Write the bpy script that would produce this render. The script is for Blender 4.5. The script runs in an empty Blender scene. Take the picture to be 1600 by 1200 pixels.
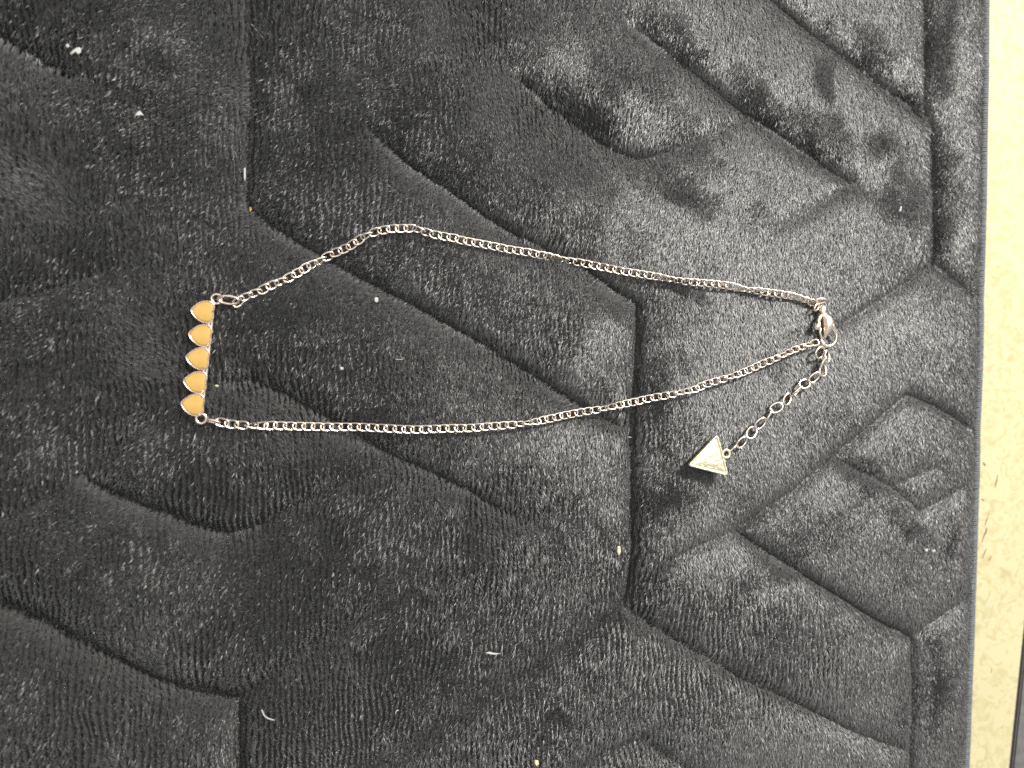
import bpy, bmesh, math, random
import numpy as np
from mathutils import Vector, Matrix, Quaternion
random.seed(7); RNG = np.random.default_rng(11)
S = bpy.context.scene
C = S.collection

# ------------------------------------------------------------------ camera
FPX, DIST, TILT = 1155.0, 0.25, math.radians(13.5)
ST, CT = math.sin(TILT), math.cos(TILT)
CAM = Vector((-DIST*ST, 0, DIST*CT))
cd = bpy.data.cameras.new('camera'); cam = bpy.data.objects.new('camera', cd); C.objects.link(cam)
cd.sensor_width = 36; cd.lens = 36*FPX/1600; cd.clip_start = 0.01; cd.clip_end = 50
cam.matrix_world = Matrix(((CT, 0, -ST, CAM.x), (0, 1, 0, 0), (ST, 0, CT, CAM.z), (0, 0, 0, 1)))
cd.dof.use_dof = True; cd.dof.focus_distance = 0.256; cd.dof.aperture_fstop = 7.0
S.camera = cam
# ------------------------------------------------------------------ light
w = bpy.data.worlds.new('World'); S.world = w; w.use_nodes = True
bg = w.node_tree.nodes['Background']
bg.inputs[0].default_value = (0.97, 0.98, 1.0, 1); bg.inputs[1].default_value = 0.34
def area(name, loc, target, size, power, col):
    l = bpy.data.lights.new(name, 'AREA'); l.shape = 'RECTANGLE'; l.size = size[0]; l.size_y = size[1]
    l.energy = power; l.color = col
    o = bpy.data.objects.new(name, l); C.objects.link(o); o.location = loc
    o.rotation_euler = (Vector(target)-Vector(loc)).to_track_quat('-Z', 'Y').to_euler()
    return o
area('ceiling_lamp', (0.70, 0.74, 0.84), (0.08, 0, 0), (0.22, 0.22), 27.0, (1.0, 0.965, 0.90))
area('metal_fill_light', (-0.16, 0.14, 1.15), (0, 0, 0), (0.62, 0.62), 3.4, (1.0, 0.97, 0.91))  # unseen soft light added overhead to brighten the chain's metal
S.view_settings.view_transform = 'Standard'; S.view_settings.look = 'None'
S.view_settings.exposure = 0.45; S.view_settings.gamma = 1.0
S.render.engine = 'CYCLES'
S.cycles.max_bounces = 5; S.cycles.diffuse_bounces = 2; S.cycles.glossy_bounces = 3
S.cycles.use_denoising = False

# ------------------------------------------------------------------ helpers
def P(px, py, z=0.0):
    """point of the photograph -> point of the scene lying at height z"""
    u = (px-800)/FPX; v = (600-py)/FPX
    d = Vector((ST+u*CT, v, -CT+u*ST))
    return CAM + d*((z-CAM.z)/d.z)
def Pn(px, py, z=0.0):
    u = (np.asarray(px, float)-800)/FPX; v = (600-np.asarray(py, float))/FPX
    t = (z-CAM.z)/(-CT+u*ST)
    return CAM.x+t*(ST+u*CT), t*v
def pix(x, y):      # scene (z = 0) -> photograph
    X = np.asarray(x)-CAM.x; Z = -CAM.z
    dep = X*ST - Z*CT; r = X*CT + Z*ST
    return 800+FPX*r/dep, 600-FPX*np.asarray(y)/dep
def nodes(name):
    m = bpy.data.materials.new(name); m.use_nodes = True
    nt = m.node_tree; return m, nt, nt.nodes['Principled BSDF']
def obj(name, mesh, mat=None, parent=None, kind=None):
    if mat is not None and not mesh.materials: mesh.materials.append(mat)
    o = bpy.data.objects.new(name, mesh); C.objects.link(o)
    if parent is not None: o.parent = parent
    if kind: o['kind'] = kind
    return o
def tag(o, label, cat, group=None):
    o['label'] = label; o['category'] = cat
    if group: o['group'] = group
def empty(name, loc):
    o = bpy.data.objects.new(name, None); C.objects.link(o); o.location = loc
    o.empty_display_size = 0.01; return o
def to_mesh(name, bm, off=(0, 0, 0), smooth=True):
    bmesh.ops.translate(bm, verts=bm.verts, vec=-Vector(off))
    me = bpy.data.meshes.new(name); bm.normal_update(); bm.to_mesh(me); bm.free()
    if smooth:
        for p in me.polygons: p.use_smooth = True
    return me
def tube(bm, pts, rad, sides=8, closed=False, flat=1.0):
    pts = [Vector(p) for p in pts]; n = len(pts)
    rs = rad if hasattr(rad, '__len__') else [rad]*n
    tans = []
    for i in range(n):
        if closed: t = pts[(i+1) % n]-pts[i-1]
        else: t = pts[min(i+1, n-1)]-pts[max(i-1, 0)]
        tans.append(t.normalized())
    up = Vector((0, 0, 1))
    if abs(tans[0].dot(up)) > .9: up = Vector((1, 0, 0))
    nrm = (up-tans[0]*up.dot(tans[0])).normalized(); rings = []; frames = []
    for i in range(n):
        if i: nrm = tans[i-1].rotation_difference(tans[i]) @ nrm
        nrm = (nrm-tans[i]*nrm.dot(tans[i])).normalized(); frames.append(nrm.copy())
    tw = 0.0
    if closed:
        e = tans[-1].rotation_difference(tans[0]) @ frames[-1]
        b0 = tans[0].cross(frames[0]); tw = math.atan2(e.dot(b0), e.dot(frames[0]))
    for i in range(n):
        a0 = -tw*i/n; b = tans[i].cross(frames[i])
        rings.append([bm.verts.new(pts[i]+(frames[i]*math.cos(a0+2*math.pi*k/sides)*flat+b*math.sin(a0+2*math.pi*k/sides))*rs[i]) for k in range(sides)])
    for i in range(n if closed else n-1):
        A, B = rings[i], rings[(i+1) % n]
        for k in range(sides):
            bm.faces.new((A[k], A[(k+1) % sides], B[(k+1) % sides], B[k]))
    if not closed:
        bm.faces.new(rings[0][::-1]); bm.faces.new(rings[-1])
def smoothnoise(x, y, scale, seed, octaves=1):
    """value noise on arrays"""
    out = np.zeros_like(x); amp = 1.0; tot = 0
    for o in range(octaves):
        r = np.random.default_rng(seed+o*17); T = r.random((256, 256))
        fx = x/scale+1000.3; fy = y/scale+1000.7
        ix = np.floor(fx).astype(int); iy = np.floor(fy).astype(int)
        tx = fx-ix; ty = fy-iy; tx = tx*tx*(3-2*tx); ty = ty*ty*(3-2*ty)
        a = T[ix % 256, iy % 256]; b = T[(ix+1) % 256, iy % 256]; c = T[ix % 256, (iy+1) % 256]; d = T[(ix+1) % 256, (iy+1) % 256]
        out += amp*((a*(1-tx)+b*tx)*(1-ty)+(c*(1-tx)+d*tx)*ty); tot += amp; amp *= .5; scale *= .5
    return out/tot*2-1

# ------------------------------------------------------------------ materials
def pile_material():
    m, nt, b = nodes('charcoal_plush')
    at = nt.nodes.new('ShaderNodeAttribute'); at.attribute_name = 'tone'
    mix = nt.nodes.new('ShaderNodeMix'); mix.data_type = 'RGBA'
    mix.inputs[6].default_value = (0.030, 0.0301, 0.0297, 1); mix.inputs[7].default_value = (0.182, 0.183, 0.180, 1)
    nt.links.new(at.outputs['Fac'], mix.inputs[0]); nt.links.new(mix.outputs[2], b.inputs['Base Color'])
    b.inputs['Roughness'].default_value = 0.46; b.inputs['Specular IOR Level'].default_value = 0.8
    b.inputs['Sheen Weight'].default_value = 0.5; b.inputs['Sheen Roughness'].default_value = 0.35
    return m
M_PILE = pile_material()
def simple(name, col, rough, metal=0.0, noise=None, bump=None):
    m, nt, b = nodes(name)
    b.inputs['Base Color'].default_value = (*col, 1); b.inputs['Roughness'].default_value = rough; b.inputs['Metallic'].default_value = metal
    tc = nt.nodes.new('ShaderNodeTexCoord')
    if noise:
        sc, col2, rr = noise
        n = nt.nodes.new('ShaderNodeTexNoise'); n.inputs['Scale'].default_value = sc; n.inputs['Detail'].default_value = 6
        nt.links.new(tc.outputs['Object'], n.inputs['Vector'])
        mx = nt.nodes.new('ShaderNodeMix'); mx.data_type = 'RGBA'; mx.inputs[6].default_value = (*col, 1); mx.inputs[7].default_value = (*col2, 1)
        rp = nt.nodes.new('ShaderNodeValToRGB'); rp.color_ramp.elements[0].position = .42; rp.color_ramp.elements[1].position = .66
        nt.links.new(n.outputs['Fac'], rp.inputs[0]); nt.links.new(rp.outputs[0], mx.inputs[0]); nt.links.new(mx.outputs[2], b.inputs['Base Color'])
        mr = nt.nodes.new('ShaderNodeMapRange'); mr.inputs[3].default_value = rough; mr.inputs[4].default_value = rr
        nt.links.new(n.outputs['Fac'], mr.inputs[0]); nt.links.new(mr.outputs[0], b.inputs['Roughness'])
    if bump:
        n2 = nt.nodes.new('ShaderNodeTexNoise'); n2.inputs['Scale'].default_value = bump[0]; n2.inputs['Detail'].default_value = 4
        nt.links.new(tc.outputs['Object'], n2.inputs['Vector'])
        bp = nt.nodes.new('ShaderNodeBump'); bp.inputs['Strength'].default_value = bump[1]; bp.inputs['Distance'].default_value = bump[2]
        nt.links.new(n2.outputs['Fac'], bp.inputs['Height']); nt.links.new(bp.outputs[0], b.inputs['Normal'])
    return m
M_BASE = simple('mat_backing', (0.03, 0.0298, 0.029), .9)
M_EDGE = simple('edge_thread', (0.10, 0.11, 0.12), .7, 0, (900, (0.15, 0.16, 0.17), .85))
M_GOLD = simple('rose_gold', (0.93, 0.80, 0.65), .30, 1.0, (500, (0.95, 0.89, 0.80), .32), (1500, .15, .0002))
M_PINK = simple('rose_gold_worn', (0.66, 0.52, 0.45), .25, 1.0, (700, (0.82, 0.69, 0.60), .32), (1500, .15, .0002))
M_ROSE = simple('rose_clasp', (0.93, 0.74, 0.60), .38, 1.0, (500, (0.95, 0.84, 0.72), .42))
M_CHARM = simple('pale_gold', (0.95, 0.88, 0.61), .30, 1.0, (700, (0.84, 0.77, 0.55), .48), (700, .42, .0006))
M_ENAMEL = simple('yellow_enamel', (0.49, 0.312, 0.085), .34, 0, (260, (0.44, 0.272, 0.065), .46))
M_ENAMEL.node_tree.nodes['Principled BSDF'].inputs['Specular IOR Level'].default_value = .3
M_WHITE = simple('white_lint', (0.42, 0.415, 0.40), .8)
M_CREAM = simple('cream_fleck', (0.55, 0.50, 0.33), .7)
M_ORANGE = simple('orange_fleck', (0.75, 0.42, 0.16), .6)
M_TRIMD = simple('dark_gap_fill', (0.02, 0.02, 0.02), .6)
M_TRIM = simple('brushed_metal', (0.22, 0.215, 0.21), .5, .6, (300, (0.17, 0.165, 0.16), .6))
M_SCUFF = simple('brown_scuff', (0.10, 0.07, 0.035), .7, 0, (2500, (0.24, 0.18, 0.10), .8))
M_FLOOR = simple('floor_grey', (0.16, 0.15, 0.14), .6, 0, (8, (0.2, 0.19, 0.17), .7))

# ------------------------------------------------------------------ the setting: table and floor
def table_material():
    m, nt, b = nodes('cream_laminate')
    tc = nt.nodes.new('ShaderNodeTexCoord')
    n = nt.nodes.new('ShaderNodeTexNoise'); n.inputs['Scale'].default_value = 190; n.inputs['Detail'].default_value = 8; n.inputs['Distortion'].default_value = 1.6
    n3 = nt.nodes.new('ShaderNodeTexNoise'); n3.inputs['Scale'].default_value = 30; n3.inputs['Detail'].default_value = 3
    nt.links.new(tc.outputs['Object'], n.inputs['Vector']); nt.links.new(tc.outputs['Object'], n3.inputs['Vector'])
    r = nt.nodes.new('ShaderNodeValToRGB'); r.color_ramp.elements[0].position = .26; r.color_ramp.elements[0].color = (0.41, 0.355, 0.215, 1)
    r.color_ramp.elements[1].position = .52; r.color_ramp.elements[1].color = (0.50, 0.462, 0.295, 1)
    e = r.color_ramp.elements.new(.43); e.color = (0.455, 0.412, 0.235, 1)
    nt.links.new(n.outputs['Fac'], r.inputs[0])
    mx = nt.nodes.new('ShaderNodeMix'); mx.data_type = 'RGBA'; mx.blend_type = 'MULTIPLY'; mx.inputs[7].default_value = (0.93, 0.90, 0.84, 1)
    nt.links.new(n3.outputs['Fac'], mx.inputs[0]); nt.links.new(r.outputs[0], mx.inputs[6]); nt.links.new(mx.outputs[2], b.inputs['Base Color'])
    b.inputs['Roughness'].default_value = .6; b.inputs['Specular IOR Level'].default_value = .2
    bp = nt.nodes.new('ShaderNodeBump'); bp.inputs['Strength'].default_value = .25; bp.inputs['Distance'].default_value = .0003
    nt.links.new(n.outputs['Fac'], bp.inputs['Height']); nt.links.new(bp.outputs[0], b.inputs['Normal'])
    return m
ZT = -0.0095
def slab(bm, quad, z0, z1):
    lo = [bm.verts.new((x, y, z0)) for x, y in quad]; hi = [bm.verts.new((x, y, z1)) for x, y in quad]
    bm.faces.new(hi); bm.faces.new(lo[::-1])
    n = len(quad)
    for i in range(n): bm.faces.new((lo[i], lo[(i+1) % n], hi[(i+1) % n], hi[i]))
# table edge runs through these two photograph points (z at the table top)
a = P(1601, 1000, ZT); b_ = P(1580, 1200, ZT)
ed = (b_-a).normalized(); en = Vector((-ed.y, ed.x, 0));
if en.x < 0: en = -en
def edge_pt(s, off): q = a+ed*s+en*off; return (q.x, q.y)
table = empty('table', (0.19, 0, ZT)); tag(table, 'cream laminate table under the black quilted mat, its bare edge along the right', 'table')
bm = bmesh.new(); slab(bm, [(-0.32, -0.6), edge_pt(.45, 0), edge_pt(-.75, 0), (-0.32, 0.6)], ZT-.022, ZT)
bmesh.ops.recalc_face_normals(bm, faces=bm.faces)
es = [e for e in bm.edges if all(abs(v.co.z-ZT) < 1e-6 for v in e.verts)]
bmesh.ops.bevel(bm, geom=es, offset=.0012, segments=3, affect='EDGES')
obj('tabletop', to_mesh('tabletop', bm, table.location, False), table_material(), table)
bm = bmesh.new(); slab(bm, [edge_pt(.45, .0003), edge_pt(.45, .0018), edge_pt(-.75, .0018), edge_pt(-.75, .0003)], ZT-.022, ZT-.0016)  # near-black strip stands in for the dark gap before the metal strip
bmesh.ops.recalc_face_normals(bm, faces=bm.faces); obj('edge_gap_strip', to_mesh('edge_gap_strip', bm, table.location, False), M_TRIMD, table)
bm = bmesh.new(); slab(bm, [edge_pt(.45, .0020), edge_pt(.45, .012), edge_pt(-.75, .012), edge_pt(-.75, .0020)], ZT-.022, ZT-.0008)
bmesh.ops.recalc_face_normals(bm, faces=bm.faces)
bmesh.ops.bevel(bm, geom=bm.edges[:], offset=.0006, segments=2, affect='EDGES'); obj('metal_edge_strip', to_mesh('metal_edge_strip', bm, table.location, False), M_TRIM, table)
def blob(bm, pts, z, wd):   # thin irregular mark along a few pixel points
    pts = [P(px, py, z) for px, py in pts]; L = []; R = []
    for i, p in enumerate(pts):
        t = (pts[min(i+1, len(pts)-1)]-pts[max(i-1, 0)]).normalized(); nn = Vector((-t.y, t.x, 0))
        k = wd*random.uniform(.5, 1.1)*(0.35 if i in (0, len(pts)-1) else 1)
        L.append(bm.verts.new(p+nn*k)); R.append(bm.verts.new(p-nn*k*random.uniform(.6, 1)))
    for i in range(len(pts)-1): bm.faces.new((L[i], L[i+1], R[i+1], R[i]))
for pts, wd in (([(1536, 722), (1538, 726), (1540, 728)], .0005), ([(1533, 780), (1536, 781), (1538, 783)], .0005),
                ([(1546, 800), (1543, 808), (1541, 815), (1539, 822)], .0002), ([(1542, 824), (1540, 832), (1537, 838), (1534, 848)], .0004),
                ([(1531, 850), (1529, 857)], .0002), ([(1541, 857), (1538, 865), (1535, 872)], .0004), ([(1550, 868), (1547, 873), (1544, 876)], .0003),
                ([(1559, 742), (1557, 752), (1555, 762)], .0003), ([(1555, 722), (1553, 724)], .0002), ([(1550, 1044), (1549, 1049), (1548, 1052)], .0002),
                ([(1572, 1165), (1574, 1166)], .0002), ([(1565, 1136), (1567, 1137)], .0002), ([(1510, 1125), (1513, 1127)], .0002)):
    bm = bmesh.new(); blob(bm, pts, ZT+.00006, wd*1.3); bmesh.ops.recalc_face_normals(bm, faces=bm.faces)
    obj('scuff_mark', to_mesh('scuff_mark', bm, table.location, False), M_SCUFF, table)
bm = bmesh.new(); bmesh.ops.create_grid(bm, x_segments=2, y_segments=2, size=3)
fl = obj('floor', to_mesh('floor', bm, (0, 0, .74), False), M_FLOOR); fl['kind'] = 'structure'

# ------------------------------------------------------------------ the quilted mat
# stitched lines: photograph points with strength
SEAMS = [
 [(-120, -10, .9), (0, 55, 1), (80, 100, 1), (130, 125, .5), (180, 140, 0)],
 [(388, -140, .5), (388, 0, .6), (391, 130, .6), (388, 240, .7), (388, 322, 1), (430, 355, 1), (480, 385, .85), (542, 421, 1), (645, 475, 1), (745, 530, 1), (850, 595, 1), (905, 630, .9), (988, 672, .7)],
 [(560, 200, 0), (600, 225, .8), (647, 260, 1), (707, 297, 1), (753, 330, 1), (807, 364, 1), (872, 397, .9), (920, 420, 1), (955, 447, 1), (997, 474, 1), (998, 530, 1), (993, 610, 1), (988, 672, 1), (989, 790, 1), (988, 860, 1), (981, 930, 1), (970, 945, 1)],
 [(970, 945, .9), (900, 1000, .8), (820, 1050, .7), (700, 1120, .6), (640, 1160, .6), (560, 1210, .5)],
 [(970, 945, .9), (1060, 1000, .9), (1160, 1058, .9), (1250, 1100, .9), (1330, 1140, .7), (1420, 1172, .6)],
 [(780, 105, 0), (820, 130, .9), (860, 165, 1), (920, 205, 1), (960, 230, 1), (1000, 246, 1), (1050, 235, .5), (1100, 215, .5), (1165, 177, .5)],
 [(960, 30, 0), (1000, 50, .8), (1060, 90, 1), (1100, 120, 1), (1165, 175, 1), (1230, 220, 1), (1290, 260, 1), (1330, 285, .9), (1290, 310, .5), (1230, 345, .35), (1180, 370, 0)],
 [(1120, -80, .9), (1210, 0, 1), (1250, 35, 1), (1310, 80, 1), (1370, 125, 1), (1420, 165, 1), (1455, 195, 1)],
 [(1446, -140, 1), (1446, 0, 1), (1447, 100, 1), (1444, 170, 1), (1456, 195, 1), (1458, 300, 1), (1458, 410, 1), (1500, 440, .9), (1524, 462, .8)],
 [(1458, 410, .8), (1390, 455, .5), (1310, 505, .5), (1285, 522, .2)],
 [(1515, 668, .8), (1490, 650, .9), (1455, 630, .9), (1415, 615, .7), (1350, 670, .6), (1300, 712, .8), (1240, 762, .7), (1150, 826, 1)],
 [(1150, 826, 1), (1200, 863, 1), (1260, 900, 1), (1310, 930, 1), (1370, 968, 1), (1425, 995, 1), (1428, 1060, 1), (1425, 1150, 1), (1421, 1360, 1)],
 [(1425, 995, .7), (1450, 972, .6), (1500, 935, .4)],
 [(1150, 826, .6), (1090, 850, .5), (1020, 885, .4), (970, 945, .6)],
 [(1300, 712, .8), (1345, 738, .7), (1400, 765, .6), (1432, 797, .4), (1495, 762, .35)],
 [(1455, 727, .3), (1400, 752, .35), (1330, 790, .25), (1280, 815, 0)],
 [(250, 668, .2), (180, 700, .7), (125, 745, .9), (165, 765, 1), (220, 790, 1), (290, 815, 1), (350, 834, 1), (400, 826, .95), (440, 800, .85), (510, 768, .75), (600, 722, .6)],
 [(125, 745, .6), (60, 785, .5), (-100, 860, .4)],
 [(330, 606, .3), (365, 597, .8), (400, 595, .9), (440, 613, 1), (490, 640, 1), (540, 668, 1), (600, 705, 1), (640, 723, 1), (687, 743, 1), (733, 767, 1), (773, 790, .8), (830, 818, .4), (880, 840, 0)],
 [(-130, 890, .8), (0, 945, 1), (60, 970, 1), (120, 1000, 1), (180, 1030, 1), (240, 1060, 1), (300, 1080, 1), (372, 1093, 1), (374, 1200, 1), (374, 1360, 1)],
 [(372, 1093, .9), (410, 1068, .8), (500, 1000, .7), (600, 950, .6), (680, 890, .5)],
 [(860, 1225, .8), (910, 1195, .7), (960, 1166, .6), (1000, 1152, .5), (1060, 1190, .5), (1120, 1230, .5)],
 [(-60, 500, .5), (0, 473, .5), (60, 455, .5), (150, 430, .3), (200, 410, 0)],
 [(120, -40, 0), (300, 40, 0)],
]
EDGEPX = [(1541, -300), (1541, -100), (1540, 0), (1539, 150), (1537, 300), (1534.5, 450), (1531, 600), (1526, 750), (1520.5, 900), (1515, 1050), (1509, 1200), (1503, 1350), (1498, 1480)]
exs, eys = Pn([p[0] for p in EDGEPX], [p[1] for p in EDGEPX], ZT+.0022)
order = np.argsort(eys)
_ep = np.polyfit(eys, exs, 3)
def edge_x(y): return np.polyval(_ep, y)
X0, X1, Y0, Y1 = -0.178, 0.205, -0.178, 0.178
GS = 0.0006
gx = np.arange(X0, X1+GS, GS); gy = np.arange(Y0, Y1+GS, GS)
GX, GY = np.meshgrid(gx, gy, indexing='ij')
wide = np.zeros_like(GX); thin = np.zeros_like(GX)
for sm in SEAMS:
    xs, ys = Pn([p[0] for p in sm], [p[1] for p in sm], -.002)
    for i in range(len(sm)-1):
        ax, ay, bx, by = xs[i], ys[i], xs[i+1], ys[i+1]; L2 = (bx-ax)**2+(by-ay)**2
        t = np.clip(((GX-ax)*(bx-ax)+(GY-ay)*(by-ay))/L2, 0, 1)
        d = np.hypot(GX-ax-t*(bx-ax), GY-ay-t*(by-ay)); st = sm[i][2]*(1-t)+sm[i+1][2]*t
        wide = np.maximum(wide, st*(.6*np.exp(-d/.0055)+.4*np.exp(-d/.015))); thin = np.maximum(thin, st*np.exp(-(d/.0021)**1.3))
ew = edge_x(GY)-GX                                        # distance in from the right edge
puff_edge = np.exp(-np.clip(ew, 0, 1)/.006)
_gp = pix(GX, GY)[0]
H = .0014-(.0052-.0020*np.clip((_gp-850)/350, 0, 1))*wide-(.0024-.0006*np.clip((_gp-850)/350, 0, 1))*thin - .0030*puff_edge
H += .0006*smoothnoise(GX, GY, .030, 3, 2)+.00022*smoothnoise(GX, GY, .008, 5, 2)
H = np.maximum(H, ZT+.0018)
_b = np.exp(-(np.clip(ew, 0, 1)/.0075)**2); H = H*(1-_b)+(ZT+.0030)*_b
dHx, dHy = np.gradient(H, GS)
def sample(F, x, y):
    fx = np.clip((x-X0)/GS, 0, len(gx)-1.001); fy = np.clip((y-Y0)/GS, 0, len(gy)-1.001)
    ix = fx.astype(int); iy = fy.astype(int); tx = fx-ix; ty = fy-iy
    return (F[ix, iy]*(1-tx)+F[ix+1, iy]*tx)*(1-ty)+(F[ix, iy+1]*(1-tx)+F[ix+1, iy+1]*tx)*ty
def Hat(x, y): return float(sample(H, np.array([x]), np.array([y]))[0])

mat = empty('quilted_mat', (0, 0, ZT)); tag(mat, 'black plush quilted mat with sunken zigzag stitch lines lying on the cream table', 'mat')
# backing cloth: every second grid line, right side following the cut edge
sx = np.arange(0, len(gx), 2); sy = np.arange(0, len(gy), 2)
BX = GX[np.ix_(sx, sy)].copy(); BY = GY[np.ix_(sx, sy)]; 
ex = edge_x(BY); fr = (BX-X0)/(X1-X0); BX = X0+fr*(ex-.0006-X0)
BH = sample(H, BX.ravel(), BY.ravel()).reshape(BX.shape)-.0001
nx, ny = BX.shape
top = np.stack([BX, BY, BH-ZT], -1).reshape(-1, 3)
idx = np.arange(nx*ny).reshape(nx, ny)
q = np.stack([idx[:-1, :-1], idx[1:, :-1], idx[1:, 1:], idx[:-1, 1:]], -1).reshape(-1, 4)
rim = np.concatenate([idx[:, 0], idx[-1, 1:], idx[-2::-1, -1], idx[0, -2:0:-1]])
bot = top[rim].copy(); bot[:, 2] = .0002
bi = np.arange(len(rim))+nx*ny; rn = np.roll(rim, -1); bn = np.roll(bi, -1)
q = np.concatenate([q, np.stack([rim, bi, bn, rn], -1)])
me = bpy.data.meshes.new('mat_cloth'); me.from_pydata(np.concatenate([top, bot]).tolist(), [], q.tolist()+[bi[::-1].tolist()])
for p in me.polygons: p.use_smooth = True
obj('mat_cloth', me, M_BASE, mat)

# pile: short fibres standing in rows, one mesh
N = 1640000
rx = RNG.uniform(X0+.004, X1, N); ry = RNG.uniform(Y0+.004, Y1-.004, N)
ppx, ppy = pix(rx, ry)
keep = (rx < edge_x(ry)-.0046) & (ppx > -100) & (ppy > -90) & (ppy < 1290)
rx, ry, ppx, ppy = rx[keep], ry[keep], ppx[keep], ppy[keep]
n = len(rx)
def ell(cx, cy, a_, b2, ang=0.0, soft=1.0):
    c, s = math.cos(math.radians(ang)), math.sin(math.radians(ang))
    jx = 18*smoothnoise(ppx, ppy, 45, 77, 2); jy = 18*smoothnoise(ppx, ppy, 45, 99, 2)
    X = (ppx-cx+jx); Y = (ppy-cy+jy); u = (X*c+Y*s)/a_; v = (-X*s+Y*c)/b2
    return np.clip(1.6*(1.25-np.hypot(u, v))/soft, 0, 1)
# rows of pile (wales): roots gather on wavy lines running up the picture
wale = .00172
wob = .0017*smoothnoise(rx, ry, .009, 21, 3)+.0035*smoothnoise(rx, ry, .06, 23)
nA = smoothnoise(rx, ry, .026, 61, 3); nB = smoothnoise(rx+.4*ry, ry-.3*rx, .0085, 67, 2); nC = smoothnoise(rx, ry*.35, .0035, 71, 2)
RIB = np.maximum(ell(820, 1020, 380, 220), ell(1150, 1010, 190, 110, 15))
ribamt = np.clip(.52+.95*smoothnoise(rx, ry, .022, 31, 2), .05, 1)
ribamt *= np.clip(1.1-1.0*np.clip((ppx-850)/350, 0, 1), .1, 1)
ribamt = np.maximum(ribamt, RIB*np.clip(.8+.4*nB, .4, 1))
ph = (rx+wob)/wale; fr = ph-np.round(ph)
tuft = smoothnoise(rx, ry, .0028, 41)*.5+smoothnoise(np.round(ph)*.01, ry, .0036, 43)*.7
rx = rx-fr*wale*ribamt*.9
hgt = 1+ribamt*(.30*np.cos(2*np.pi*fr)+.60*tuft)+.18*smoothnoise(rx, ry, .0016, 47)
# lean of the pile: stroked away from the lamp (away) or towards it, and rise above the cloth
DARK = np.zeros(n)
for e in ((1270, 218, 70, 36, 15), (1195, 165, 90, 24, 42), (1060, 62, 70, 26, 40), (1290, 125, 18, 34, 0), (1362, 82, 42, 38, 30), (1415, 150, 30, 20, 40), (1412, 308, 40, 52, 0), (1376, 230, 40, 24, 30),
          (1060, 306, 70, 30, 30), (930, 180, 50, 20, 40), (1275, 838, 85, 34, -28), (1222, 890, 36, 20, 25), (1415, 820, 55, 18, 45), (1350, 745, 60, 22, 30), (1410, 1128, 24, 30, 0), (1465, 1070, 24, 110, 0),
          (1472, 360, 20, 60, 0), (1478, 280, 16, 60, 0), (1470, 60, 18, 110, 0), (1478, 850, 14, 60, 0), (1050, 770, 50, 60, 0), (1060, 450, 60, 14, 12), (1030, 640, 22, 90, 0)):
    DARK = np.maximum(DARK, ell(*e, 1.8))
DARK = np.clip(DARK*(1.0+1.1*nB+.6*nA)+.25*RIB, 0, 1)
BRIGHT = np.zeros(n)
for e in ((250, 678, 10, 8), (870, 892, 36, 12, 0), (470, 140, 60, 60), (230, 90, 100, 50), (60, 120, 50, 26, 30), (400, 605, 50, 20, 20), (900, 110, 60, 30, 0), (560, 985, 70, 24, -30), (190, 735, 60, 16, -30), (330, 200, 60, 60, 0), (720, 640, 60, 20, 30), (1100, 868, 60, 26, -20), (1180, 940, 40, 30, 0), (1380, 1040, 40, 80, 0), (1280, 1150, 100, 30, 0), (930, 560, 40, 60, 0), (960, 780, 20, 90, 0)):
    BRIGHT = np.maximum(BRIGHT, ell(*e, 1.6))
rgt = np.clip((ppx-480)/640, 0, 1)
base = .17+.84*rgt
away = base*(1-.92*DARK)+.24*BRIGHT*(.7+nB)+(.26+.16*rgt)*nA+(.16+.16*rgt)*nB+.10*nC-.10*RIB
away = np.clip((away-.12)/.78, .02, 1)
swirl = smoothnoise(rx, ry, .035, 51, 2)+.5*smoothnoise(rx, ry, .012, 53, 2)
ang_to = 1.15+swirl*1.2
ang_aw = -math.pi*.56+swirl*.45
pick = RNG.random(n) < away
aa = np.where(pick, ang_aw, ang_to)+RNG.normal(0, .40, n)*(1-.5*ribamt)+ribamt*fr*np.where(pick, -1.0, 1.0)
gxn = sample(dHx, rx, ry); gyn = sample(dHy, rx, ry); gl = np.hypot(gxn, gyn)+1e-6
# stitching pushes the pile away from the seam, up the side of each panel
ws = np.clip((sample(wide, rx, ry)-.58)/.36+.25*nC, 0, 1)*np.clip(gl/.15, 0, 1)*.50
aa = np.arctan2(np.sin(aa)*(1-ws)+gyn/gl*ws*1.2, np.cos(aa)*(1-ws)+gxn/gl*ws*1.2)+RNG.normal(0, .35, n)*ws
rise = np.radians(np.clip(np.where(pick, 58-38*np.sqrt(away), 54+10*ribamt+7*DARK-5*rgt)*(1-.22*ws)+RNG.normal(0, 9, n), 8, 86))
ln = .00225*hgt*RNG.uniform(.75, 1.2, n)
edge_in = edge_x(ry)-rx
ln *= np.clip(.45+edge_in/.012, .45, 1)*(1-.5*sample(thin, rx, ry))
wd = RNG.uniform(.00008, .00015, n)
N3 = np.stack([-gxn, -gyn, np.ones(n)], -1); N3 /= np.linalg.norm(N3, axis=1, keepdims=True)
Dh = np.stack([np.cos(aa), np.sin(aa), np.zeros(n)], -1); Dh -= N3*(Dh*N3).sum(1, keepdims=True); Dh /= np.linalg.norm(Dh, axis=1, keepdims=True)
Ax = Dh*np.cos(rise)[:, None]+N3*np.sin(rise)[:, None]
W = np.cross(N3, Dh); rot = (RNG.normal(0, 1, n)*np.where(pick, .55-.36*rgt, .45))[:, None]
Nn = np.cross(Ax, W); W = W*np.cos(rot)+Nn*np.sin(rot)
root = np.stack([rx, ry, sample(H, rx, ry)-ZT-.0001], -1)
mid = root+Ax*(ln*.55)[:, None]
print('FIBRES', n)
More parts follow.
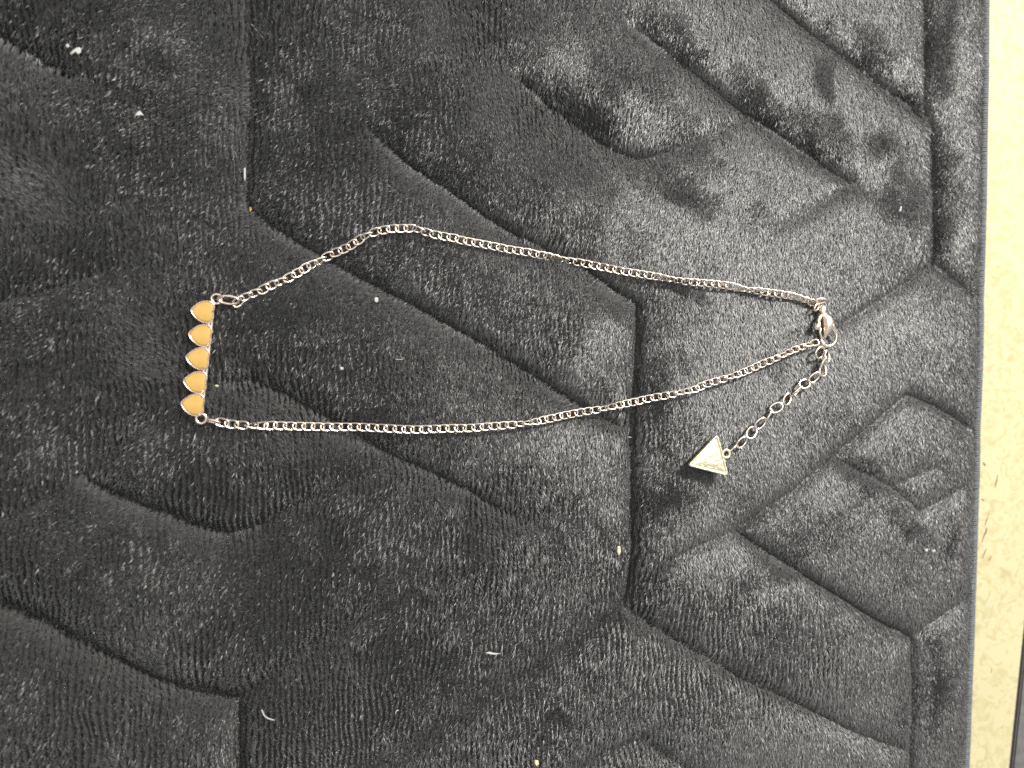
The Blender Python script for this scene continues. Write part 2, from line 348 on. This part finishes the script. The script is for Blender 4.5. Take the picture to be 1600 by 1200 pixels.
# the tip droops a little further over
tip = mid+(Ax*.8+Dh*.45-N3*.12)*(ln*.45)[:, None]
verts = np.empty((n, 4, 3), np.float32)
verts[:, 0] = root; verts[:, 1] = mid+W*(wd)[:, None]; verts[:, 2] = mid-W*(wd)[:, None]; verts[:, 3] = tip
me = bpy.data.meshes.new('pile')
me.vertices.add(4*n); me.vertices.foreach_set('co', verts.ravel())
b4 = (np.arange(n)*4)[:, None]
tri = np.concatenate([b4+np.array([[0, 2, 1]]), b4+np.array([[1, 2, 3]])], 1).astype(np.int32).ravel()
me.loops.add(len(tri)); me.loops.foreach_set('vertex_index', tri)
me.polygons.add(2*n); me.polygons.foreach_set('loop_start', np.arange(0, 6*n, 3, dtype=np.int32))
me.update(calc_edges=True)
tone = np.clip(RNG.beta(1.6, 3.2, n)*.9, 0, 1); tone[RNG.random(n) < .004] = 1.6
at = me.attributes.new('tone', 'FLOAT', 'POINT'); at.data.foreach_set('value', np.repeat(tone, 4).astype(np.float32))
pile = obj('pile', me, M_PILE, mat, 'stuff')

# overlocked edge: thread loops wrapped round the cut edge
bm = bmesh.new(); y = Y0+.002
while y < Y1-.002:
    xe = float(edge_x(y)); y2 = y+random.uniform(-.0001, .0001); j = random.uniform(-.0003, .0003)
    zz = Hat(xe-.0048, y)
    tube(bm, [(xe-.0052+j, y2-.0003, zz-.0001), (xe-.0044+j, y2-.0002, zz+.0008), (xe-.0026, y2-.0001, zz+.0009), (xe-.0008, y2, ZT+.0034), (xe+.0004, y2+.0002, ZT+.0020), (xe+.0003, y2+.0003, ZT+.0004)], [.00028, .00038, .00040, .00042, .0004, .0003], 5)
    y += .00078
for k in range(2600):   # stray fluff along the edge
    y = random.uniform(Y0+.003, Y1-.003); xe = float(edge_x(y)); z = ZT+random.uniform(.0006, .0034); h = random.uniform(-.6, .6)
    p = Vector((xe+.0002, y, z)); L = random.uniform(.0004, .0012)
    e = p+Vector((L*math.cos(h), L*math.sin(h), random.uniform(-.0002, .0003)))
    v = [bm.verts.new(p+Vector((0, .00006, 0))), bm.verts.new(p-Vector((0, .00006, 0))), bm.verts.new(e)]; bm.faces.new(v)
obj('overlock_edge', to_mesh('overlock_edge', bm, mat.location), M_EDGE, mat, 'stuff')

# ------------------------------------------------------------------ the necklace
PILE = .0017
def on(px, py, lift=.0004):
    p = P(px, py, 0)
    for _ in range(3): p = P(px, py, Hat(p.x, p.y)+PILE+lift)
    return p
org = on(800, 520)
neck = empty('necklace', org)
tag(neck, 'thin rose gold curb chain necklace with five yellow enamel hearts and a triangle charm', 'necklace')
def put(name, bm, mat_, parent=None, smooth=True):
    return obj(name, to_mesh(name, bm, org if parent is None else org, smooth), mat_, neck if parent is None else parent)

# five-heart pendant
pz = Hat(*P(310, 560).xy)+PILE+.0006
hc = [(317, 487), (313.5, 524), (309.5, 560), (305.5, 597), (301.5, 632)]
h3 = [P(x, y, pz) for x, y in hc]
axis = (h3[4]-h3[0]).normalized(); tipd = Vector((axis.y, -axis.x, 0))
if tipd.x > 0: tipd = -tipd
pitch = (h3[4]-h3[0]).length/4
HL = pitch*.985; TH = .0011
half = [(0, 0), (.032, .075), (.105, .185), (.23, .31), (.39, .425), (.57, .49), (.73, .50), (.86, .46), (.95, .37), (.99, .25), (.99, .13), (.965, .05), (.94, 0)]
outline = half+[(x, -y) for x, y in half[-2:0:-1]]
def heart_pts(c, inset, z):
    out = []; cx = .55
    for i, (x, y) in enumerate(outline):
        s = 1-inset
        X = cx+(x-cx)*s; Y = y*s
        out.append(c - tipd*((X-.5)*HL) + axis*(Y*HL*1.01) + Vector((0, 0, z)))
    return out
bm = bmesh.new()
def loft(bm, loops, cap_last=True):
    rs = [[bm.verts.new(p) for p in lp] for lp in loops]; k = len(rs[0])
    for A, B in zip(rs, rs[1:]):
        for i in range(k): bm.faces.new((A[i], A[(i+1) % k], B[(i+1) % k], B[i]))
    bm.faces.new(rs[0][::-1])
    if cap_last: bm.faces.new(rs[-1])
for c in h3:
    loft(bm, [heart_pts(c, .02, 0), heart_pts(c, 0, .0001), heart_pts(c, 0, TH-.00018), heart_pts(c, .03, TH-.00003), heart_pts(c, .075, TH), heart_pts(c, .12, TH-.00012), heart_pts(c, .135, TH-.0004)])
for i in range(4):       # small bridges between neighbouring hearts on the lobe side
    m_ = (h3[i]+h3[i+1])*.5-tipd*HL*.30+Vector((0, 0, TH*.45))
    tube(bm, [m_-axis*HL*.16-tipd*HL*.06, m_-axis*HL*.05, m_+axis*HL*.05, m_+axis*HL*.16-tipd*HL*.06], [.0005, .00052, .00052, .0005], 8)
tube(bm, [h3[0]-tipd*HL*.40-axis*HL*.1+Vector((0, 0, TH*.38))]+[c-tipd*HL*.425+Vector((0, 0, TH*.38)) for c in h3]+[h3[4]-tipd*HL*.40+axis*HL*.1+Vector((0, 0, TH*.38))], .00040, 8)
bmesh.ops.recalc_face_normals(bm, faces=bm.faces)
frame = put('pendant_frame', bm, M_PINK)
md = frame.modifiers.new('bevel', 'BEVEL'); md.width = .00004; md.segments = 1; md.limit_method = 'ANGLE'; md.angle_limit = 1.0
enam = None
for c in h3:
    if enam is None:
        bm = bmesh.new(); loft(bm, [heart_pts(Vector(), .14, TH-.0004), heart_pts(Vector(), .13, TH-.00024), heart_pts(Vector(), .26, TH-.00019), heart_pts(Vector(), .7, TH-.00016)])
        bmesh.ops.recalc_face_normals(bm, faces=bm.faces); enam = to_mesh('enamel_heart', bm)
    o = obj('enamel_heart', enam, M_ENAMEL, frame); o.location = c-org
def ring_pts(c, r, r2=None, tilt=(0, 0), ang=0, nseg=22):
    """closed ring: long axis r along ang, short r2; tilt about long axis / short axis"""
    r2 = r2 or r; R = Matrix.Rotation(ang, 3, 'Z') @ Matrix.Rotation(tilt[1], 3, 'Y') @ Matrix.Rotation(tilt[0], 3, 'X')
    return [c+R @ Vector((r*math.cos(2*math.pi*k/nseg), r2*math.sin(2*math.pi*k/nseg), 0)) for k in range(nseg)]
for px, py in ((338.5, 467), (314.5, 654)):
    bm = bmesh.new(); c = P(px, py, pz+TH*.5)
    tube(bm, ring_pts(c, .00145), .00045, 8, True); put('end_loop', bm, M_PINK, frame)

# chain links
def link_mesh(name, a_, b2, r, c_, seg=20, sides=6):
    bm = bmesh.new(); pts = []
    for k in range(seg):
        t = 2*math.pi*k/seg
        ce, se = math.cos(t), math.sin(t)
        x = a_*math.copysign(abs(ce)**.85, ce); y_ = b2*math.copysign(abs(se)**.85, se)
        pts.append((x, y_, c_*math.sin(2*t)))
    tube(bm, pts, r, sides, True); return to_mesh(name, bm)
PITCH = .00284
L_CURB = link_mesh('chain_link', .00200, .00122, .00030, .00035)
L_EXT = link_mesh('extender_link', .00238, .00160, .00044, .0001)
for m_ in (L_CURB, L_EXT): m_.materials.append(M_GOLD)
TOP = [(373, 471), (385, 463), (405, 455), (421, 447), (436, 441), (455, 432), (469, 424), (482, 416), (497, 409), (515, 399), (530, 392), (544, 386), (556, 378), (569, 370), (587, 362), (602, 359), (617, 357), (631, 357), (646, 357), (664, 362), (677, 366), (692, 369), (705, 371), (720, 375), (746, 380), (772, 385), (797, 390), (822, 394), (847, 399), (872, 404), (900, 409), (925, 414), (950, 419), (975, 424), (1000, 428), (1025, 432), (1047, 436), (1073, 440), (1097, 442), (1119, 444), (1142, 447), (1162, 452), (1181, 454), (1200, 457), (1222, 460), (1243, 464), (1256, 468), (1270, 473)]
BOT = [(347, 660), (365, 663), (395, 665), (430, 665), (470, 666), (512, 667), (557, 667), (600, 669), (645, 671), (682, 670), (710, 669), (730, 669), (755, 667), (782, 665), (807, 663), (830, 660), (860, 654), (887, 648), (915, 643), (940, 639), (962, 634), (995, 627), (1022, 621), (1047, 617), (1070, 612), (1086, 608), (1104, 600), (1127, 593), (1149, 586), (1170, 578), (1192, 568), (1215, 559), (1237, 548), (1254, 542), (1272, 536)]
NAR_T = [(390, 16), (436, 12), (497, 14), (575, 10), (655, 18), (880, 28), (1050, 26), (1168, 22), (1256, 20)]
NAR_B = [(395, 16), (820, 26), (945, 22), (1062, 22), (1140, 14), (1222, 22), (1262, 14)]
def chain(path, narrow, flip):
    pts = [on(x, y, .0003) for x, y in path]
    # let the chain bridge the sunken seams a little
    zs = [p.z for p in pts]
    for _ in range(3): zs = [max(zs[i], .25*zs[max(i-1, 0)]+.5*zs[i]+.25*zs[min(i+1, len(zs)-1)]) for i in range(len(zs))]
    pts = [P(x, y, z) for (x, y), z in zip(path, zs)]
    dense = []
    for i in range(len(pts)-1):
        p0, p1, p2, p3 = pts[max(i-1, 0)], pts[i], pts[i+1], pts[min(i+2, len(pts)-1)]
        q0, q1, q2, q3 = path[max(i-1, 0)], path[i], path[i+1], path[min(i+2, len(pts)-1)]
        for k in range(12):
            t = k/12
            dense.append((p1*(1-t)+p2*t + ((2*p0-5*p1+4*p2-p3)*t*t*.5+(-p0+3*p1-3*p2+p3)*t**3*.5+(p2-p0)*.5*t-(p2-p1)*t), q1[0]*(1-t)+q2[0]*t))
    dense.append((pts[-1], path[-1][0]))
    acc = [0]
    for i in range(1, len(dense)): acc.append(acc[-1]+(dense[i][0]-dense[i-1][0]).length)
    cnt = round(acc[-1]/PITCH); step = acc[-1]/cnt; j = 0
    for i in range(cnt+1):
        s = min(i*step, acc[-1]-1e-7)
        while acc[j+1] < s: j += 1
        t = (s-acc[j])/max(acc[j+1]-acc[j], 1e-9); p = dense[j][0].lerp(dense[j+1][0], t); px = dense[j][1]
        d = (dense[min(j+3, len(dense)-1)][0]-dense[max(j-3, 0)][0]).normalized()
        roll = flip*math.radians(5); 
        for cx, wd_ in narrow: roll += flip*math.radians(58)*math.exp(-((px-cx)/wd_)**2)
        yv = Vector((0, 0, 1)).cross(d).normalized(); zv = d.cross(yv)
        R = Matrix((d, yv, zv)).transposed() @ Matrix.Rotation(roll+random.gauss(0, .06), 3, 'X') @ Matrix.Rotation(random.gauss(0, .05), 3, 'Z')
        o = obj('chain_link', L_CURB, None, neck); o.matrix_local = Matrix.Translation(p-org) @ R.to_4x4()
    return cnt
chain(TOP, NAR_T, 1); chain(BOT, NAR_B, -1)
def ringobj(name, px, py, r, r2, wire, tilt, ang, lift=.0006, mat_=M_GOLD):
    c = on(px, py, lift); bm = bmesh.new(); tube(bm, ring_pts(c, r, r2, tilt, ang), wire, 8, True); return put(name, bm, mat_)
ringobj('jump_ring', 357, 468.5, .0030, .00125, .00042, (math.radians(20), 0), math.radians(-5), .0008, M_PINK)
ringobj('jump_ring', 332, 658, .0021, .0008, .00042, (math.radians(62), 0), math.radians(-12), .0006, M_PINK)
ringobj('jump_ring', 1282, 470, .0026, .0012, .00046, (math.radians(58), 0), math.radians(-2), .0008)
ringobj('jump_ring', 1281, 551, .0024, .0020, .00042, (.3, .2), .4, .0009)
# lobster clasp
cz = on(1290, 505).z+.0005
def K(px, py, dz=0): return P(px, py, cz+dz)
bm = bmesh.new()
tube(bm, [K(1284, 477), K(1285, 480), K(1285, 486), K(1286, 491), K(1288, 494), K(1291, 498, .0002), K(1293, 504, .0003), K(1293, 511, .0003), K(1291, 518, .0002), K(1289.5, 524, .0001), K(1288.5, 528)],
     [.0006, .00115, .00125, .0010, .0012, .0018, .0021, .0019, .0013, .0007, .0003], 12)
clasp = put('lobster_clasp', bm, M_ROSE)
bm = bmesh.new()
tube(bm, [K(1297, 505), K(1301, 511), K(1305, 518), K(1307, 525), K(1306, 532), K(1302, 538), K(1296, 541), K(1290, 540.5), K(1286, 537), K(1282, 530)],
     [.0012, .0009, .0007, .00055, .0005, .0005, .00055, .0006, .00055, .0004], 8); put('clasp_hook', bm, M_GOLD, clasp)
bm = bmesh.new()
tube(bm, [K(1284, 492, .0004), K(1280, 497, .0004), K(1278.5, 502, .0004), K(1280, 506, .0004), K(1278, 509, .0006), K(1275.5, 511.5, .0006), K(1274.5, 514.5, .0004)], [.0005, .0008, .0008, .0006, .0012, .0016, .0009], 8)
tube(bm, [K(1281, 512, .0002), K(1281, 520), K(1284, 529), K(1285, 534)], [.0006, .0005, .0004, .0003], 6)
put('clasp_lever', bm, M_GOLD, clasp)
bm = bmesh.new(); tube(bm, ring_pts(K(1276, 480), .0017, .0012, (.5, .3), .6), .0004, 8, True); put('swivel_ring', bm, M_GOLD, clasp)
# extender chain
EXT = [(1292, 557, 75, 25), (1286, 566, 70, 55), (1285.5, 578, 80, 12), (1272, 590, 42, 20), (1257, 600, 22, -20), (1246, 611, 52, 55), (1230, 623.5, 48, 12), (1213, 637, 25, -18), (1202, 649, 52, 58), (1188, 661.5, 47, 12), (1174, 676, 50, -16), (1159, 691, 52, 18)]
for i, (px, py, ang, rl) in enumerate(EXT):
    p = on(px, py, .0006+.0003*(i % 2)); R = Matrix.Rotation(math.radians(ang), 3, 'Z') @ Matrix.Rotation(math.radians(rl), 3, 'X') @ Matrix.Rotation(math.radians(-10 if i % 2 else 10), 3, 'Y')
    o = obj('extender_link', L_EXT, None, neck); o.matrix_local = Matrix.Translation(p-org) @ R.to_4x4()
ringobj('jump_ring', 1144.5, 701, .0020, .0008, .0004, (math.radians(70), 0), math.radians(38), .0008, M_PINK)
# triangle charm, tilted a touch on the pile
tz = on(1110, 717).z+.0002
V = [P(1119, 677.5, tz+.0002), P(1071.5, 727.5, tz+.0013), P(1136.5, 744, tz+.0012)]
cen = sum(V, Vector())/3; TN = (V[1]-V[0]).cross(V[2]-V[0]).normalized()
if TN.z < 0: TN = -TN
def tri_loop(ins, h, rnd=.10):
    out = []
    for i in range(3):
        A, B, Cc = V[i-1], V[i], V[(i+1) % 3]
        B2 = cen+(B-cen)*(1-ins); A2 = cen+(A-cen)*(1-ins); C2 = cen+(Cc-cen)*(1-ins)
        p0 = B2.lerp(A2, rnd); p2 = B2.lerp(C2, rnd)
        for k in range(5):
            t = k/4; out.append(p0*(1-t)**2+B2*2*t*(1-t)+p2*t*t+TN*h)
    return out
bm = bmesh.new()
loft(bm, [tri_loop(.03, 0), tri_loop(0, .0001), tri_loop(0, .0011), tri_loop(.03, .0013), tri_loop(.11, .0013), tri_loop(.16, .0009), tri_loop(.20, .0009), tri_loop(.30, .00105), tri_loop(.6, .00118)])
bmesh.ops.recalc_face_normals(bm, faces=bm.faces)
for ia, ib, f in ((0, 1, .70), (1, 2, .70)):     # small worn dents along two sides
    for t in (.22, .3, .46, .52, .6, .74):
        q_ = V[ia].lerp(V[ib], t); q_ = cen+(q_-cen)*(f+random.uniform(-.06, .06))+TN*.00108; dd = (V[ib]-V[ia]).normalized()*random.uniform(.0003, .0007)
        tube(bm, [q_-dd, q_, q_+dd], [.00008, .0002, .00008], 5)
charm = put('triangle_charm', bm, M_CHARM, None, True)
md = charm.modifiers.new('bevel', 'BEVEL'); md.width = .00008; md.segments = 2; md.limit_method = 'ANGLE'; md.angle_limit = .6
bm = bmesh.new(); tube(bm, ring_pts(P(1134.5, 709, tz+.0006), .0014, .0014, (0, 0), 0), .0005, 8, True); put('charm_loop', bm, M_CHARM, charm)

# ------------------------------------------------------------------ lint and flecks lying on the pile
def chip(name, pts, mat_, label, cat, z=.0007, th=.00025):
    c0 = on(sum(p[0] for p in pts)/len(pts), sum(p[1] for p in pts)/len(pts), z); bm = bmesh.new()
    lo = [P(px, py, c0.z) for px, py in pts]; m_ = sum(lo, Vector())/len(lo)
    loft(bm, [[m_+(p-m_)*.85 for p in lo], [p+Vector((0, 0, th*.5)) for p in lo], [m_+(p-m_)*.7+Vector((0, 0, th*random.uniform(.9, 1.3))) for p in lo]])
    bmesh.ops.recalc_face_normals(bm, faces=bm.faces)
    o = obj(name, to_mesh(name, bm, c0, False), mat_); o.location = c0; tag(o, label, cat)
    return o
def thread(name, pts, mat_, label, cat, r=.00011, z=.0009):
    q = [on(px, py, z) for px, py in pts]; c0 = q[0].copy(); bm = bmesh.new()
    sm = []
    for i in range(len(q)-1):
        p0, p1, p2, p3 = q[max(i-1, 0)], q[i], q[i+1], q[min(i+2, len(q)-1)]
        for k in range(5):
            t = k/5; sm.append(.5*((2*p1)+(-p0+p2)*t+(2*p0-5*p1+4*p2-p3)*t*t+(-p0+3*p1-3*p2+p3)*t**3))
    sm.append(q[-1]); tube(bm, sm, r, 5)
    o = obj(name, to_mesh(name, bm, c0), mat_); o.location = c0; tag(o, label, cat); return o
chip('paper_fleck', [(109, 84), (114, 79), (119, 75), (124, 74), (127, 77), (126, 83), (122, 85), (118, 81), (113, 85)], M_WHITE, 'largest white paper fleck on the black plush, in the top left corner', 'fleck')
chip('paper_fleck', [(103, 70), (107, 69), (109, 72), (106, 75), (103, 73)], M_WHITE, 'tiny white dot right beside the largest white fleck', 'fleck')
chip('paper_fleck', [(210, 181), (215, 175), (218, 173), (221, 176), (225, 181), (220, 180), (216, 181)], M_WHITE, 'white boomerang shaped fleck between the top left fleck and the chain', 'fleck')
chip('yellow_fleck', [(965, 853), (969, 854), (970, 862), (967, 868), (964, 862)], M_CREAM, 'oblong pale yellow fleck at the seam below the lower chain', 'fleck')
chip('yellow_fleck', [(836, 1187), (841, 1188), (842, 1194), (838, 1197), (835, 1192)], M_CREAM, 'pale yellow fleck at the bottom edge of the mat', 'fleck')
chip('white_bead', [(585, 466), (588, 464), (591, 466), (591, 471), (588, 473), (585, 471)], M_WHITE, 'white crumb inside the chain loop below the bend of the upper chain', 'crumb')
chip('white_bead', [(531, 574), (534, 573), (537, 575), (536, 578), (532, 578)], M_WHITE, 'white crumb in the middle of the chain loop right of the hearts', 'crumb')
chip('lint_tuft', [(381, 263), (384, 262), (384, 276), (383, 284), (381, 279)], M_WHITE, 'upright white lint sliver on the seam left of the upper chain bend', 'lint')
chip('orange_fleck', [(389, 325), (392, 323), (394, 327), (391, 331)], M_ORANGE, 'orange fleck at the corner of the seam left of the upper chain', 'fleck')
chip('lint_sliver', [(335, 602), (339, 601), (343, 603), (339, 605)], M_CREAM, 'cream sliver of lint just right of the fourth heart', 'lint')
chip('white_crumb', [(1404, 330), (1407, 322), (1409, 323), (1407, 331)], M_WHITE, 'white chip in the dark patch at the upper right of the mat', 'crumb')
chip('white_crumb', [(1444, 858), (1449, 857), (1450, 861), (1446, 862)], M_WHITE, 'left one of two white crumbs near the lower right mat edge', 'crumb')
chip('white_crumb', [(1456, 860), (1460, 858), (1462, 861), (1458, 863)], M_WHITE, 'right one of two white crumbs near the lower right mat edge', 'crumb')
chip('lint_tuft', [(758, 1020), (765, 1018), (772, 1020), (784, 1021), (774, 1023), (764, 1022)], M_WHITE, 'flat white lint strip in the ribbed area at bottom centre', 'lint')
thread('lint_thread', [(409, 1109), (413, 1118), (420, 1123), (428, 1125)], M_WHITE, 'curved white thread on the plush at the lower left', 'thread', .00022)
thread('hair_strand', [(1162, 140), (1168, 132), (1172, 126), (1173, 136), (1178, 138), (1178, 128), (1176, 122)], M_WHITE, 'thin looped pale hair on the upper right of the mat', 'hair', .00006)
thread('hair_strand', [(1139, 541), (1143, 541), (1146, 545)], M_CREAM, 'short pale hair above the lower chain near the clasp', 'hair', .0001)
thread('lint_thread', [(618, 1116), (619, 1111), (623, 1110)], M_WHITE, 'small hooked white thread at bottom centre left', 'thread', .00014)
thread('lint_thread', [(907, 1030), (906, 1025), (910, 1023)], M_WHITE, 'small hooked thread below the yellow oblong fleck', 'thread', .00012)
thread('hair_strand', [(618, 561), (624, 562), (630, 561)], M_CREAM, 'short straight pale hair inside the chain loop', 'hair', .00009)
bm = bmesh.new()
for k in range(130):
    px = random.uniform(0, 1480); py = random.uniform(0, 1200); c0 = on(px, py, random.uniform(.0001, .0007)); s = random.choice((.00007, .00009, .0001, .00012, .00016))
    bmesh.ops.create_icosphere(bm, subdivisions=1, radius=s, matrix=Matrix.Translation(c0) @ Matrix.Diagonal((random.uniform(.7, 1.5), random.uniform(.7, 1.5), .7, 1)))
o = obj('dust_specks', to_mesh('dust_specks', bm, (0, 0, 0), False), M_WHITE, None, 'stuff'); tag(o, 'tiny pale dust specks scattered over the black plush', 'dust')
